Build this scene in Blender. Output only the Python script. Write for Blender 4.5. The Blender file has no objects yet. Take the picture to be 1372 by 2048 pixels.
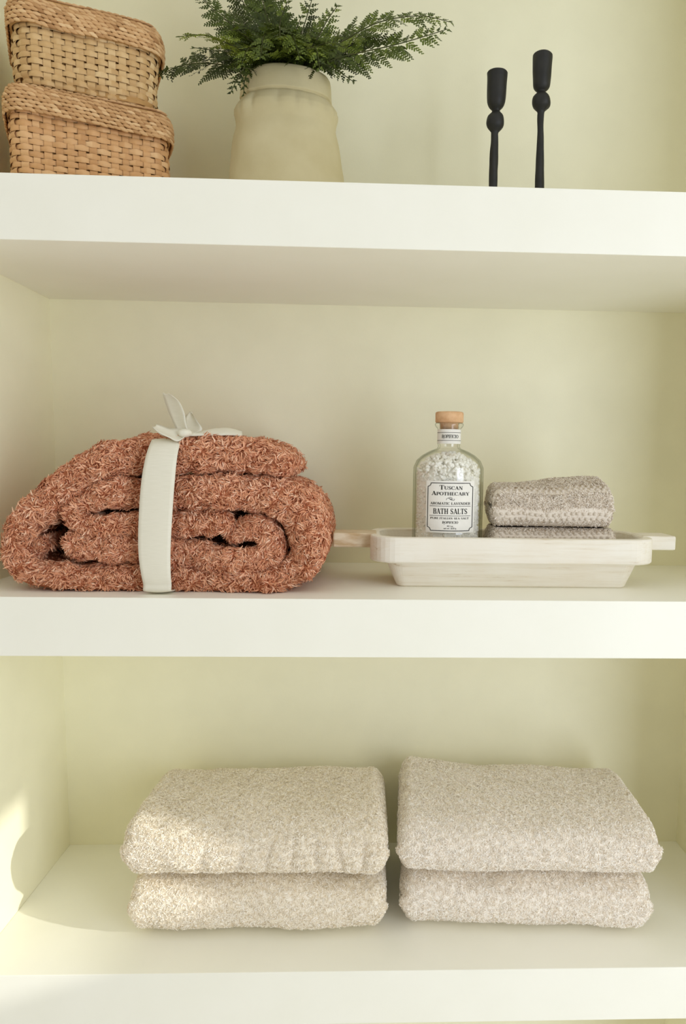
import bpy, bmesh, math, random
import numpy as np
from mathutils import Vector, Matrix

random.seed(7)
RNG = np.random.default_rng(11)
scn = bpy.context.scene
COL = scn.collection
PI = math.pi

# ------------------------------------------------------------------ camera
W_PX, H_PX = 1372, 2048
CAM = np.array([-0.0163, -0.9910, 0.0124])
YAW, PITCH, ROLL, FPX, SX, SY = 0.0388, -0.1129, 0.0142, 1479.37, 113.85, 63.75

def cam_axes():
    cy, sy = math.cos(YAW), math.sin(YAW); cp, sp = math.cos(PITCH), math.sin(PITCH)
    f = np.array([sy*cp, cy*cp, sp]); r = np.array([cy, -sy, 0.0]); u = np.cross(r, f)
    cr, sr = math.cos(ROLL), math.sin(ROLL)
    return cr*r + sr*u, -sr*r + cr*u, f
AX_R, AX_U, AX_F = cam_axes()

def at(px, py, Y):
    """the place at depth Y that the photograph shows at a pixel (used to measure sizes and positions)"""
    v = AX_F + AX_R*(px - W_PX/2 - SX)/FPX - AX_U*(py - H_PX/2 - SY)/FPX
    return CAM + v*((Y - CAM[1])/v[1])

cam = bpy.data.cameras.new('camera')
cam_o = bpy.data.objects.new('camera', cam); COL.objects.link(cam_o)
M = Matrix.Identity(4)
for i in range(3):
    M[i][0], M[i][1], M[i][2], M[i][3] = AX_R[i], AX_U[i], -AX_F[i], CAM[i]
cam_o.matrix_world = M
cam.sensor_fit = 'VERTICAL'; cam.sensor_height = 36.0; cam.sensor_width = 36.0*W_PX/H_PX
cam.lens = FPX*36.0/H_PX
cam.shift_x = -SX/H_PX; cam.shift_y = SY/H_PX
cam.clip_start = 0.01
scn.camera = cam_o

# ------------------------------------------------------------------ light, world, exposure
scn.view_settings.view_transform = 'Standard'
scn.view_settings.look = 'None'
scn.view_settings.gamma = 1.0
scn.view_settings.use_curve_mapping = False
scn.view_settings.exposure = -0.13
scn.cycles.use_denoising = True
scn.cycles.max_bounces = 16
scn.cycles.diffuse_bounces = 10
scn.cycles.transparent_max_bounces = 16

world = bpy.data.worlds.new('room_light'); scn.world = world; world.use_nodes = True
bg = world.node_tree.nodes['Background']
bg.inputs[0].default_value = (1.0, 0.98, 0.905, 1.0)
bg.inputs[1].default_value = 1.05

def area_light(name, loc, target, sx, sy, power, col):
    l = bpy.data.lights.new(name, 'AREA'); l.shape = 'RECTANGLE'; l.size = sx; l.size_y = sy
    l.energy = power; l.color = col
    o = bpy.data.objects.new(name, l); COL.objects.link(o); o.location = loc
    d = Vector(target) - Vector(loc)
    o.rotation_euler = d.to_track_quat('-Z', 'Y').to_euler()
    return o
area_light('window_daylight', (1.35, -1.70, -0.20), (0.05, 0.2, -0.15), 0.85, 2.2, 29.0, (0.86, 0.93, 1.06))

SUN_D = Vector((-1.0, 0.36, -0.33)).normalized()
sun = bpy.data.lights.new('sun', 'SUN'); sun.energy = 2.6; sun.angle = math.radians(0.8); sun.color = (1.0, 0.97, 0.9)
sun_o = bpy.data.objects.new('sun', sun); COL.objects.link(sun_o)
sun_o.rotation_euler = SUN_D.to_track_quat('-Z', 'Y').to_euler(); sun_o.location = (4, -1, 1)

# ------------------------------------------------------------------ materials
def lin(r, g, b):
    def f(c):
        c /= 255.0
        return c/12.92 if c <= 0.04045 else ((c + 0.055)/1.055)**2.4
    return (f(r), f(g), f(b), 1.0)

def new_mat(name, col, rough=0.6, spec=0.3):
    m = bpy.data.materials.new(name); m.use_nodes = True
    b = m.node_tree.nodes['Principled BSDF']
    b.inputs['Base Color'].default_value = col
    b.inputs['Roughness'].default_value = rough
    b.inputs['Specular IOR Level'].default_value = spec
    return m, m.node_tree, b

def noise_mat(name, c1, c2, scale, rough=0.6, spec=0.3, stretch=(1, 1, 1), bump=0.0, bump_scale=200, lo=0.35, hi=0.65, detail=4, bdist=0.002):
    m, t, b = new_mat(name, c1, rough, spec)
    tc = t.nodes.new('ShaderNodeTexCoord'); mp = t.nodes.new('ShaderNodeMapping'); mp.inputs['Scale'].default_value = stretch
    n = t.nodes.new('ShaderNodeTexNoise'); n.inputs['Scale'].default_value = scale; n.inputs['Detail'].default_value = detail
    r = t.nodes.new('ShaderNodeValToRGB')
    r.color_ramp.elements[0].position = lo; r.color_ramp.elements[0].color = c1
    r.color_ramp.elements[1].position = hi; r.color_ramp.elements[1].color = c2
    t.links.new(tc.outputs['Object'], mp.inputs[0]); t.links.new(mp.outputs[0], n.inputs['Vector'])
    t.links.new(n.outputs[0], r.inputs[0]); t.links.new(r.outputs[0], b.inputs['Base Color'])
    if bump:
        n2 = t.nodes.new('ShaderNodeTexNoise'); n2.inputs['Scale'].default_value = bump_scale; n2.inputs['Detail'].default_value = 5
        bp = t.nodes.new('ShaderNodeBump'); bp.inputs['Strength'].default_value = bump; bp.inputs['Distance'].default_value = bdist
        t.links.new(mp.outputs[0], n2.inputs['Vector']); t.links.new(n2.outputs[0], bp.inputs['Height'])
        t.links.new(bp.outputs[0], b.inputs['Normal'])
    return m

def tone_mat(name, stops, rough=0.85, spec=0.1, sheen=0.0):
    """colour taken from the strand's own tone attribute (yarn variation, plus shade painted on the blanket base)"""
    m, t, b = new_mat(name, stops[0][1], rough, spec)
    a = t.nodes.new('ShaderNodeAttribute'); a.attribute_name = 'tone'
    r = t.nodes.new('ShaderNodeValToRGB'); e = r.color_ramp.elements
    e[0].position, e[0].color = stops[0]; e[1].position, e[1].color = stops[-1]
    for p, c in stops[1:-1]:
        x = e.new(p); x.color = c
    t.links.new(a.outputs['Fac'], r.inputs[0]); t.links.new(r.outputs[0], b.inputs['Base Color'])
    if sheen:
        b.inputs['Sheen Weight'].default_value = sheen
    return m

PAINT_BACK = noise_mat('wall_paint', lin(243, 240, 214), lin(246, 243, 217), 14, 0.55, 0.25, bump=0.05, bump_scale=420)
PAINT = noise_mat('shelf_paint', lin(243, 242, 230), lin(245, 244, 233), 10, 0.42, 0.35, bump=0.03, bump_scale=260)
FLOOR_M = noise_mat('floor_boards', lin(244, 240, 232), lin(238, 233, 224), 3, 0.5, 0.3, stretch=(1, 8, 1))

# ------------------------------------------------------------------ mesh helpers
class MB:
    """gathers vertices and faces of any size, then makes one mesh object"""
    def __init__(s): s.v = []; s.f = []; s.t = []; s.n = 0
    def add(s, v, f, tone=0.5):
        v = np.asarray(v, dtype=np.float64).reshape(-1, 3)
        f = np.asarray(f, dtype=np.int64)
        s.f.append(f + s.n); s.v.append(v); s.n += len(v)
        s.t.append(np.broadcast_to(np.asarray(tone, dtype=np.float64), (len(v),)).copy())
        return s
    def clamp(s, lo=-9e9, hi=9e9):
        for v in s.v: np.clip(v[:, 2], lo, hi, out=v[:, 2])
        return s
    def arrays(s):
        return np.concatenate(s.v), s.f, np.concatenate(s.t)
    def build(s, name, mat, parent=None, smooth=True, origin=None):
        v = np.concatenate(s.v); t = np.concatenate(s.t)
        if origin is not None: v = v - np.asarray(origin)
        me = bpy.data.meshes.new(name)
        counts = np.concatenate([np.full(len(f), f.shape[1]) for f in s.f if len(f)])
        loops = np.concatenate([f.ravel() for f in s.f if len(f)])
        me.vertices.add(len(v)); me.vertices.foreach_set('co', v.astype(np.float32).ravel())
        me.loops.add(len(loops)); me.loops.foreach_set('vertex_index', loops.astype(np.int32))
        st = np.concatenate([[0], np.cumsum(counts)[:-1]])
        me.polygons.add(len(counts)); me.polygons.foreach_set('loop_start', st.astype(np.int32))
        me.polygons.foreach_set('loop_total', counts.astype(np.int32))
        me.polygons.foreach_set('use_smooth', np.full(len(counts), smooth))
        a = me.attributes.new('tone', 'FLOAT', 'POINT'); a.data.foreach_set('value', t.astype(np.float32))
        me.update(calc_edges=True); me.validate()
        me.materials.append(mat)
        o = bpy.data.objects.new(name, me); COL.objects.link(o)
        if origin is not None: o.location = origin
        if parent is not None:
            o.parent = parent
            if origin is None: o.location = (0, 0, 0)
        return o

def grid(P, cu=False, cv=False):
    P = np.asarray(P); nu, nv = P.shape[:2]
    iu = np.arange(nu if cu else nu - 1); iv = np.arange(nv if cv else nv - 1)
    a, b = np.meshgrid(iu, iv, indexing='ij'); a = a.ravel(); b = b.ravel()
    a2, b2 = (a + 1) % nu, (b + 1) % nv
    return P.reshape(-1, 3), np.stack([a*nv + b, a2*nv + b, a2*nv + b2, a*nv + b2], 1)

def add_grid(mb, P, cu=False, cv=False, tone=0.5):
    v, f = grid(P, cu, cv); mb.add(v, f, tone if np.isscalar(tone) else np.asarray(tone).ravel())

def box(mb, x0, x1, y0, y1, z0, z1, bev=0.0):
    bm = bmesh.new(); bmesh.ops.create_cube(bm, size=1.0)
    for v in bm.verts:
        v.co = Vector((x0 + (v.co.x + .5)*(x1 - x0), y0 + (v.co.y + .5)*(y1 - y0), z0 + (v.co.z + .5)*(z1 - z0)))
    if bev: bmesh.ops.bevel(bm, geom=bm.edges[:], offset=bev, segments=3, profile=0.5, affect='EDGES')
    bmesh.ops.recalc_face_normals(bm, faces=bm.faces[:])
    bm.verts.index_update()
    vs = np.array([v.co for v in bm.verts]); by = {}
    for fc in bm.faces: by.setdefault(len(fc.verts), []).append([v.index for v in fc.verts])
    base = mb.n
    first = True
    for k, fl in by.items():
        if first: mb.add(vs, fl); first = False
        else: mb.f.append(np.asarray(fl) + base)
    bm.free(); return mb

def lathe(mb, prof, seg=64, cx=0, cy=0, rad=None, tone=0.5):
    """prof: list of (r, z) or (r, z, dx); rad(theta, z, r) may change the radius"""
    th = np.linspace(0, 2*PI, seg, endpoint=False); P = np.zeros((len(prof), seg, 3))
    for i, q in enumerate(prof):
        r, z = q[0], q[1]; dx = q[2] if len(q) > 2 else 0
        rr = r if rad is None else rad(th, z, r)
        P[i, :, 0] = cx + dx + rr*np.cos(th); P[i, :, 1] = cy + rr*np.sin(th); P[i, :, 2] = z
    add_grid(mb, P, False, True, tone); return mb

def smooth_pts(pts, n):
    """Catmull-Rom through control points, n samples"""
    p = np.asarray(pts, dtype=float); p = np.vstack([2*p[0] - p[1], p, 2*p[-1] - p[-2]])
    k = len(p) - 3; out = []
    for s in np.linspace(0, k - 1e-9, n):
        i = int(s); t = s - i; a, b, c, d = p[i], p[i+1], p[i+2], p[i+3]
        out.append(0.5*((2*b) + (-a + c)*t + (2*a - 5*b + 4*c - d)*t*t + (-a + 3*b - 3*c + d)*t**3))
    return np.array(out)

def tube(mb, pts, rads, seg=8, tone=0.5, cap=True):
    pts = np.asarray(pts, dtype=float); n = len(pts); rads = np.broadcast_to(rads, (n,))
    T = np.gradient(pts, axis=0); T /= np.linalg.norm(T, axis=1)[:, None] + 1e-12
    ref = np.array([0, 1.0, 0]) if abs(T[:, 1]).mean() < 0.8 else np.array([1.0, 0, 0])
    A = np.cross(T, ref); A /= np.linalg.norm(A, axis=1)[:, None] + 1e-12; B = np.cross(T, A)
    th = np.linspace(0, 2*PI, seg, endpoint=False)
    P = pts[:, None] + rads[:, None, None]*(A[:, None]*np.cos(th)[None, :, None] + B[:, None]*np.sin(th)[None, :, None])
    if cap: P = np.concatenate([np.repeat(pts[:1, None], seg, 1), P, np.repeat(pts[-1:, None], seg, 1)])
    add_grid(mb, P, False, True, tone); return mb

def wob(seed, scale, amp):
    """smooth made-up noise in space: returns f(points) -> values"""
    r = np.random.default_rng(seed); k = r.normal(size=(7, 3)); k /= np.linalg.norm(k, axis=1)[:, None]
    k *= (2*PI/scale)*r.uniform(.6, 1.6, 7)[:, None]; ph = r.uniform(0, 2*PI, 7)
    return lambda P: amp*np.sin(np.asarray(P) @ k.T + ph).sum(-1)/3.0

def quad_normals(v, f):
    n = np.cross(v[f[:, 2]] - v[f[:, 0]], v[f[:, 3]] - v[f[:, 1]]); a = np.linalg.norm(n, axis=1)
    return n/(a[:, None] + 1e-15), a*0.5

def fuzz(mb, v, f, n, length, width, lean=0.6, seed=1, mask=None, curl=0.8, droop=0.0, flip=1.0, tlo=0.0, thi=1.0, lift=0.0, clump=0.0, cscale=.01):
    """n short bent yarn strands rooted on the quads f of v, added to the same mesh"""
    r = np.random.default_rng(seed); nn, ar = quad_normals(v, f); nn = nn*flip
    cen = v[f].mean(1)
    w = ar.copy()
    if mask is not None: w = w*mask(cen, nn)
    if w.sum() <= 0: return
    idx = r.choice(len(f), size=n, p=w/w.sum()); a, b = r.random(n)[:, None], r.random(n)[:, None]
    q = f[idx]; p = (v[q[:, 0]]*(1-a) + v[q[:, 1]]*a)*(1-b) + (v[q[:, 3]]*(1-a) + v[q[:, 2]]*a)*b
    N = nn[idx]; t = r.normal(size=(n, 3)); cl = 0.0
    if clump:
        cl = wob(seed + 40, cscale, 1.0)(p)
        t = t*(1 - clump) + clump*2.2*np.stack([wob(seed + 41 + q_, cscale*1.3, 1.0)(p) for q_ in range(3)], 1)
    t -= N*(t*N).sum(1)[:, None]; t /= np.linalg.norm(t, axis=1)[:, None]
    L = length*(r.uniform(.55, 1.25, n)*(1 + .45*clump*np.clip(cl, -1, 1)))[:, None]; wd = width*r.uniform(.7, 1.3, n)[:, None]
    g = np.array([0, 0, -1.0])*droop
    d1 = N*(1 - .35*lean) + t*lean*.7 + g*.4; d1 /= np.linalg.norm(d1, axis=1)[:, None]
    s = np.cross(N, t)
    d2 = N*(1 - curl) + t*(.6 + .5*curl) + s*r.normal(0, .5, n)[:, None] + g; d2 /= np.linalg.norm(d2, axis=1)[:, None]
    p = p - N*length*.12 + N*lift
    p1 = p + d1*L*.55; p2 = p1 + d2*L*.6
    side = np.cross(d1, r.normal(size=(n, 3))); side /= np.linalg.norm(side, axis=1)[:, None]; side *= wd*.5
    V = np.stack([p - side, p + side, p1 + side, p1 - side, p2 + side*.35, p2 - side*.35], 1).reshape(-1, 3)
    o = np.arange(n)[:, None]*6
    F = np.concatenate([o + np.array([0, 1, 2, 3]), o + np.array([3, 2, 4, 5])])
    tone = np.repeat(r.uniform(tlo, thi, n), 6)
    mb.add(V, F, tone)

def tag(o, label=None, cat=None, group=None, kind=None):
    if label: o['label'] = label
    if cat: o['category'] = cat
    if group: o['group'] = group
    if kind: o['kind'] = kind
    return o

def empty(name, loc):
    o = bpy.data.objects.new(name, None); COL.objects.link(o); o.location = loc; o.empty_display_size = 0.05
    return o

def struct(name, mb, mat):
    o = mb.build(name, mat, smooth=False); o['kind'] = 'structure'; return o

# ------------------------------------------------------------------ the niche
D = 0.36
XL, XR = -0.5818, 0.5852
T1, T2, M1, M2, L1, L2 = 0.3634, 0.2827, -0.1764, -0.2574, -0.7206, -0.8028
FLOOR_Z, TOP_Z = -1.34, 0.90
struct('wall_back', box(MB(), XL - .2, XR + .2, D, D + .12, FLOOR_Z, TOP_Z), PAINT_BACK)
struct('wall_left', box(MB(), XL - .6, XL, 0.0, D, FLOOR_Z, TOP_Z), PAINT_BACK)
struct('wall_right', box(MB(), XR, XR + .9, 0.0, D, FLOOR_Z, TOP_Z), PAINT_BACK)
struct('ceiling', box(MB(), XL - .6, XR + .9, -0.02, D + .12, TOP_Z, TOP_Z + .1), PAINT)
struct('floor', box(MB(), XL - .6, 2.1, -3.2, D + .12, FLOOR_Z - .1, FLOOR_Z), FLOOR_M)
# unseen wall added to mask the sun; opening shaped for the sun patch
WX = 2.2
mb = MB()
wy0, wy1, wz0, wz1 = -1.30, -0.813, 0.14, 0.404
box(mb, WX, WX + .1, wy1, 0.9, FLOOR_Z, 1.6); box(mb, WX, WX + .1, -3.2, wy0, FLOOR_Z, 1.6)
box(mb, WX, WX + .1, wy0, wy1, FLOOR_Z, wz0); box(mb, WX, WX + .1, wy0, wy1, wz1, 1.6)
struct('wall_sun_blocker', mb, PAINT)
BLOCKER_GREY = noise_mat('light_blocker_grey', lin(150, 148, 142), lin(158, 156, 150), 6, .8, .2)
struct('wall_light_blocker', box(MB(), -3.0, 2.2, -2.7, -2.6, FLOOR_Z, 1.5), BLOCKER_GREY)  # unseen wall added behind the camera to cut frontal light

def shelf(z0, z1, label):
    o = box(MB(), XL, XR, 0.0, D, z0, z1, 0.0012).build('shelf', PAINT, smooth=False)
    return tag(o, label, 'shelf', 'thick white niche shelves')
shelf(T2, T1, 'thick white top shelf carrying the woven baskets, fern vase and black candlesticks')
shelf(M2, M1, 'thick white middle shelf carrying the terracotta blanket and the wooden tray')
shelf(L2, L1, 'thick white bottom shelf carrying two stacks of cream bath towels')

# ------------------------------------------------------------------ bath towels
TERRY = tone_mat('cream_terry', [(0.0, lin(239, 230, 212)), (0.5, lin(247, 240, 226)), (1.0, lin(252, 247, 238))], 0.95, 0.05)
TERRY2 = tone_mat('pale_terry', [(0.0, lin(241, 232, 219)), (0.5, lin(248, 242, 232)), (1.0, lin(252, 249, 243))], 0.95, 0.05)

def towel_shape(w, dpt, h, n=3.4, nu=150, nv=128, end=0.022, seed=1, layers=2, bulge=0.006, front_extra=None, amp=0.003):
    """a folded towel lying along x, centred at the origin, base at z=0; returns vertices and quads"""
    th = np.linspace(0, 2*PI, nv, endpoint=False)
    c, s = np.cos(th), np.sin(th)
    yy = np.sign(c)*np.abs(c)**(2/n)*dpt/2; zz = np.sign(s)*np.abs(s)**(2/n)*h/2
    us = np.concatenate([-1 + np.linspace(0, 1, 16)[:-1]**2*(2*end/w), np.linspace(-1 + 2*end/w, 1 - 2*end/w, nu), 1 - np.linspace(1, 0, 16)[1:]**2*(2*end/w)])
    P = np.zeros((len(us), nv, 3))
    for i, u in enumerate(us):
        e = max(0.0, (abs(u)*w/2 - (w/2 - end))/end); k = math.sqrt(max(0.0, 1 - e*e)); k = 0.02 + 0.98*k
        P[i, :, 0] = u*w/2
        P[i, :, 1] = yy - np.sign(yy)*np.minimum(np.abs(yy), end)*(1-k)*.9
        P[i, :, 2] = zz*(0.12 + 0.88*k) + h/2
        g = max(0.0, 1 - (w/2 - abs(u)*w/2)/0.05)
        P[i, :, 0] += np.sign(u)*g*bulge*(np.abs(np.cos(layers*PI*zz/h))*2 - 1)*(1 - (2*np.abs(zz)/h)**2)*(1 - e*.6)
    a, b = wob(seed, .16, amp), wob(seed + 50, .05, amp*.35)
    Q = P.copy()
    fl = np.clip((P[..., 2]/h - 0.05)*4, 0, 1)            # keep the underside flat
    Q[..., 2] += (a(P) + b(P))*fl
    Q[..., 1] += (a(P[..., [1, 0, 2]] + .3) + b(P + .7))*.8
    Q[..., 0] += b(P[..., [2, 1, 0]] + .1)*.6
    if front_extra is not None: Q = front_extra(P, Q)
    v, f = grid(Q, False, True)
    n0 = len(us)
    caps = []
    return v, f, nv, n0

def place(v, x, y, z, yaw):
    c, s = math.cos(yaw), math.sin(yaw)
    return np.stack([v[:, 0]*c - v[:, 1]*s + x, v[:, 0]*s + v[:, 1]*c + y, v[:, 2] + z], 1)

def towel(label, x, y, z, w, dpt, h, yaw, mat, seed, n_strands, hi=False, **kw):
    v, f, nv, n0 = towel_shape(w, dpt, h, seed=seed, **kw)
    v = place(v, x, y, z, yaw)
    mb = MB(); mb.add(v, f, 0.3)
    base = mb.n - len(v)
    mb.f.append(np.arange(nv)[None, ::-1] + base); mb.f.append((np.arange(nv) + (n0-1)*nv)[None] + base)
    nn, _ = quad_normals(v, f); cen = v[f].mean(1); flip = 1.0 if (nn*(cen - v.mean(0))).sum() > 0 else -1.0
    def mask(c, n_):
        return np.where((n_[:, 2] < -.75), .03, 1.0)*np.where((n_[:, 1] > .6), .15, 1.0)
    fuzz(mb, v, f, int(n_strands*1.6), 0.0036, 0.0012, lean=.9, clump=.5, cscale=.008, seed=seed + 3, mask=mask, flip=flip, curl=.75)
    mb.clamp(z + .0006, z + h - .0006 if hi else 9e9)
    o = mb.build('bath_towel', mat, origin=(x, y, z))
    return tag(o, label, 'towel', 'cream bath towels on the bottom shelf')

def creases(list_, z_mid, zr, amp):
    def fn(P, Q):
        fr = np.clip((-P[..., 1] - .04)/.05, 0, 1)
        for cx_, wd, k, sl in list_:
            t = P[..., 0] - cx_ - sl*(P[..., 2] - z_mid)
            g = np.exp(-(t/wd)**2)*np.exp(-((P[..., 2] - z_mid)/zr)**2)*fr*amp*k
            Q[..., 1] += g
        return Q
    return fn

def left_upper(P, Q):
    Q = creases([(.02, .007, 1, .2), (.055, .006, .9, .1), (.09, .008, 1.2, -.1), (.125, .006, 1, -.25), (-.02, .008, .7, .3), (.16, .007, .9, .1), (-.075, .01, .5, .1)], .045, .028, .006)(P, Q)
    # front is a little wider than the back and its lower edge hangs
    k = np.clip((-P[..., 1] + .13)/.26, 0, 1)
    Q[..., 0] *= 1 + .02*k
    Q[..., 2] -= .004*np.clip((-P[..., 1] - .09)/.04, 0, 1)*np.clip(.3 + P[..., 0]*2, 0, 1)
    return Q

def right_upper(P, Q):
    left = np.clip((-P[..., 0] - .06)/.14, 0, 1)
    Q[..., 2] += .020*left*np.clip(P[..., 1]*6 + .35, 0, 1)*np.clip(P[..., 2]/.09, 0, 1)
    Q = creases([(.06, .006, 1, .2), (-.06, .005, .8, .1), (.11, .006, .7, -.1), (.17, .006, .8, 0)], .05, .03, .003)(P, Q)
    k = np.clip((P[..., 0] - .12)/.08, 0, 1)
    Q[..., 0] += .010*k*np.clip((-P[..., 1] - .02)/.06, 0, 1)*np.clip(1.2 - P[..., 2]/.09, 0, 1)
    return Q

HT = 0.0925
towel('cream bath towel lying under the sunlit one in the left stack', -.185, .192, L1, .392, .250, HT, 0.0, TERRY, 21, 60000, hi=True, layers=2, n=3.0)
towel('cream bath towel topping the left stack, wrinkled, with a sunlit corner', -.187, .193, L1 + HT, .392, .262, .094, 0.0, TERRY, 22, 82000, layers=2, n=3.0, front_extra=left_upper)
towel('cream bath towel at the bottom of the right stack, next to shaded niche corner', .236, .195, L1, .390, .246, HT, -0.05, TERRY2, 23, 60000, hi=True, layers=2, bulge=.008, n=3.0)
towel('smooth pale cream bath towel topping the right stack, highest at its left end', .233, .192, L1 + HT, .396, .262, .097, -0.05, TERRY2, 24, 82000, layers=2, bulge=.007, n=3.0, front_extra=right_upper)

# ------------------------------------------------------------------ terracotta blanket
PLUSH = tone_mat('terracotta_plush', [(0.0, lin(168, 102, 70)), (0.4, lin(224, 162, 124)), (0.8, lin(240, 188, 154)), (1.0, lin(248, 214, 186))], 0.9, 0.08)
BY = 0.045
def blk(cx_, cy_):                       # measured on a 2.018x enlargement of the photograph
    p = at(cx_/2.018, 770 + cy_/2.018, BY); return (p[0], p[2])
PATH_A = [(1165, 345), (1080, 305), (950, 280), (720, 277), (560, 284), (400, 318), (250, 410), (130, 515), (62, 610), (58, 700), (130, 765), (300, 785), (560, 788), (900, 800), (1110, 792), (1218, 720), (1238, 610), (1195, 505), (1100, 453), (960, 433), (720, 434), (560, 434), (420, 434), (318, 470), (300, 535), (370, 572), (560, 562), (720, 562), (850, 558), (935, 548)]
HALF_A = [42, 62, 72, 75, 74, 72, 70, 65, 60, 58, 56, 58, 60, 60, 60, 70, 82, 84, 80, 72, 66, 64, 62, 58, 56, 50, 52, 58, 54, 44]
PATH_B = [(915, 622), (972, 590), (1052, 582), (1092, 640), (1066, 702), (965, 728), (840, 714), (720, 690), (560, 668), (400, 655), (250, 645)]
HALF_B = [36, 46, 54, 58, 64, 66, 68, 66, 64, 62, 52]
PATH_C = [(158, 640), (112, 652), (108, 692)]
HALF_C = [30, 36, 28]
RIB_X = at(628/2.018, 1000, BY)[0]

def band(mb, path, half, nS, seed, y0, y1, strands, dens_seed, inner_from=0.0):
    pts = np.array([blk(*q) for q in path]); hs = (np.array(half) - 11)/2.018/1430.0
    pp = smooth_pts(np.column_stack([pts, hs]), nS); c = pp[:, :2]; h = pp[:, 2]
    T = np.gradient(c, axis=0); T /= np.linalg.norm(T, axis=1)[:, None]; Nn = np.column_stack([-T[:, 1], T[:, 0]])
    # cross-section: rounded front, straight sides, rounded back
    a = np.linspace(-PI/2, PI/2, 15)
    sec = [(math.sin(t), -math.cos(t), 0) for t in a] + [(1.0, 0, q) for q in np.linspace(.08, .92, 12)] + \
          [(math.cos(t), math.sin(t), 1) for t in np.linspace(.1, PI - .1, 8)] + [(-1.0, 0, q) for q in np.linspace(.92, .08, 12)]
    P = np.zeros((nS, len(sec), 3)); n1 = wob(seed, .09, .006); n2 = wob(seed + 9, .05, .0022); n3 = wob(seed + 4, .2, .008)
    end = np.minimum(np.arange(nS), np.arange(nS)[::-1])/(nS*.018); end = np.sqrt(np.clip(1 - (1 - np.clip(end, 0, 1))**2, 0.0, 1))
    end = .05 + .95*end
    for j, (sn, sy_, q) in enumerate(sec):
        xz = c + Nn*(h*end*sn)[:, None]
        yf = y0 + n1(np.column_stack([xz[:, 0], xz[:, 0]*0, xz[:, 1]])) + .013*np.exp(-((xz[:, 0] - RIB_X)/.035)**2)
        yb = y1
        y = yf + (yb - yf)*q + sy_*h*end*.95
        P[:, j, 0] = xz[:, 0]; P[:, j, 2] = xz[:, 1]; P[:, j, 1] = y
        dep = np.clip((y - y0)/(y1 - y0), 0, 1)
        top = np.clip((xz[:, 1] - .0)/.04, 0, 1)
        P[:, j, 2] += dep*(n3(np.column_stack([xz[:, 0], y, xz[:, 1]]))*.7)*top
        P[:, j, 2] += top*.020*np.clip(dep*2.2 - .35, 0, 1)*np.exp(-((xz[:, 0] + .385)/.05)**2)
    P[..., 2] += n2(P)
    P[..., 2] = np.maximum(P[..., 2], M1 + .0015)
    v, f = grid(P, False, True)
    mb.add(v, f, .05)  # base coloured darker than the strands: shade painted between tufts
    base = mb.n - len(v); m = len(sec)
    mb.f.append(np.arange(m)[None] + base); mb.f.append((np.arange(m) + (nS-1)*m)[None] + base)
    nn, _ = quad_normals(v, f)
    ctr = np.repeat(c, len(sec), 0).reshape(nS, len(sec), 2)
    C3 = np.stack([ctr[..., 0], np.full((nS, len(sec)), (y0 + y1)/2), ctr[..., 1]], -1).reshape(-1, 3)
    flip = 1.0 if (nn*(v[f].mean(1) - C3[f].mean(1))).sum() > 0 else -1.0
    jj = np.arange(len(f)) % m; ii = np.arange(len(f))//m; side_in = (jj >= 15) & (jj <= 26); side_out = jj >= 35
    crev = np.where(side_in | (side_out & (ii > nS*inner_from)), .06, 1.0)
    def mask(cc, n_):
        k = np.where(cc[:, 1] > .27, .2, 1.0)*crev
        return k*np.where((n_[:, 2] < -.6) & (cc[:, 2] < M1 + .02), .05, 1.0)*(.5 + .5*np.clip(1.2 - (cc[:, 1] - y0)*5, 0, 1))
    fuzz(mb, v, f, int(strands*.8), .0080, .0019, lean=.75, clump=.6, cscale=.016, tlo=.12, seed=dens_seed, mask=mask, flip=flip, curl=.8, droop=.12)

mb = MB()
band(mb, PATH_A, HALF_A, 320, 3, BY + .012, .300, 138000, 91, .64)
band(mb, PATH_B, HALF_B, 150, 5, BY + .016, .295, 40000, 92)
band(mb, PATH_C, HALF_C, 40, 6, BY + .03, .28, 3600, 93)
mb.clamp(M1 + .0006)
blanket = mb.build('blanket', PLUSH, origin=(-.30, .16, M1))
tag(blanket, 'fluffy terracotta blanket folded in a roll and tied with white ribbon, on the middle shelf', 'blanket')

SATIN = noise_mat('white_ribbon', lin(224, 220, 203), lin(230, 226, 210), 60, 0.45, 0.4, stretch=(1, 1, 30), bump=0.12, bump_scale=60, bdist=0.0006)
def strip(mb, C, Wd, thick=.0007, nS=40, nw=7, sag=None):
    """ribbon through centres C with half-width vectors Wd"""
    C = smooth_pts(C, nS); Wd = smooth_pts(Wd, nS)
    ts = np.linspace(-1, 1, nw)
    P = C[:, None] + Wd[:, None]*ts[None, :, None]
    T = np.gradient(C, axis=0); N = np.cross(T, Wd); N /= np.linalg.norm(N, axis=1)[:, None] + 1e-12
    if sag is not None:
        P = P + N[:, None]*(sag*(1 - ts**2))[None, :, None]
    A = P + N[:, None]*thick; B = P - N[:, None]*thick
    loop = np.concatenate([A, B[:, ::-1]], 1)
    add_grid(mb, loop, False, True)
    k = loop.shape[1]; base = mb.n - nS*k
    mb.f.append(np.arange(k)[None] + base); mb.f.append((np.arange(k) + (nS - 1)*k)[None] + base)
def rp(lx, rx, y_, Y):
    a = at(lx/2.018, 770 + y_/2.018, Y); b = at(rx/2.018, 770 + y_/2.018, Y); return (a + b)/2, (b - a)/2
rows = [rp(620, 735, 232, .10), rp(612, 730, 226, .046), rp(590, 716, 285, .024), rp(572, 706, 380, .019), rp(562, 697, 500, .021), rp(558, 690, 620, .021), rp(562, 688, 710, .019), rp(578, 692, 800, .024)]
C_ = [r_[0] for r_ in rows]; W_ = [r_[1] for r_ in rows]
C_.insert(0, C_[0] + np.array([0, .15, -.004])); W_.insert(0, W_[0])
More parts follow.
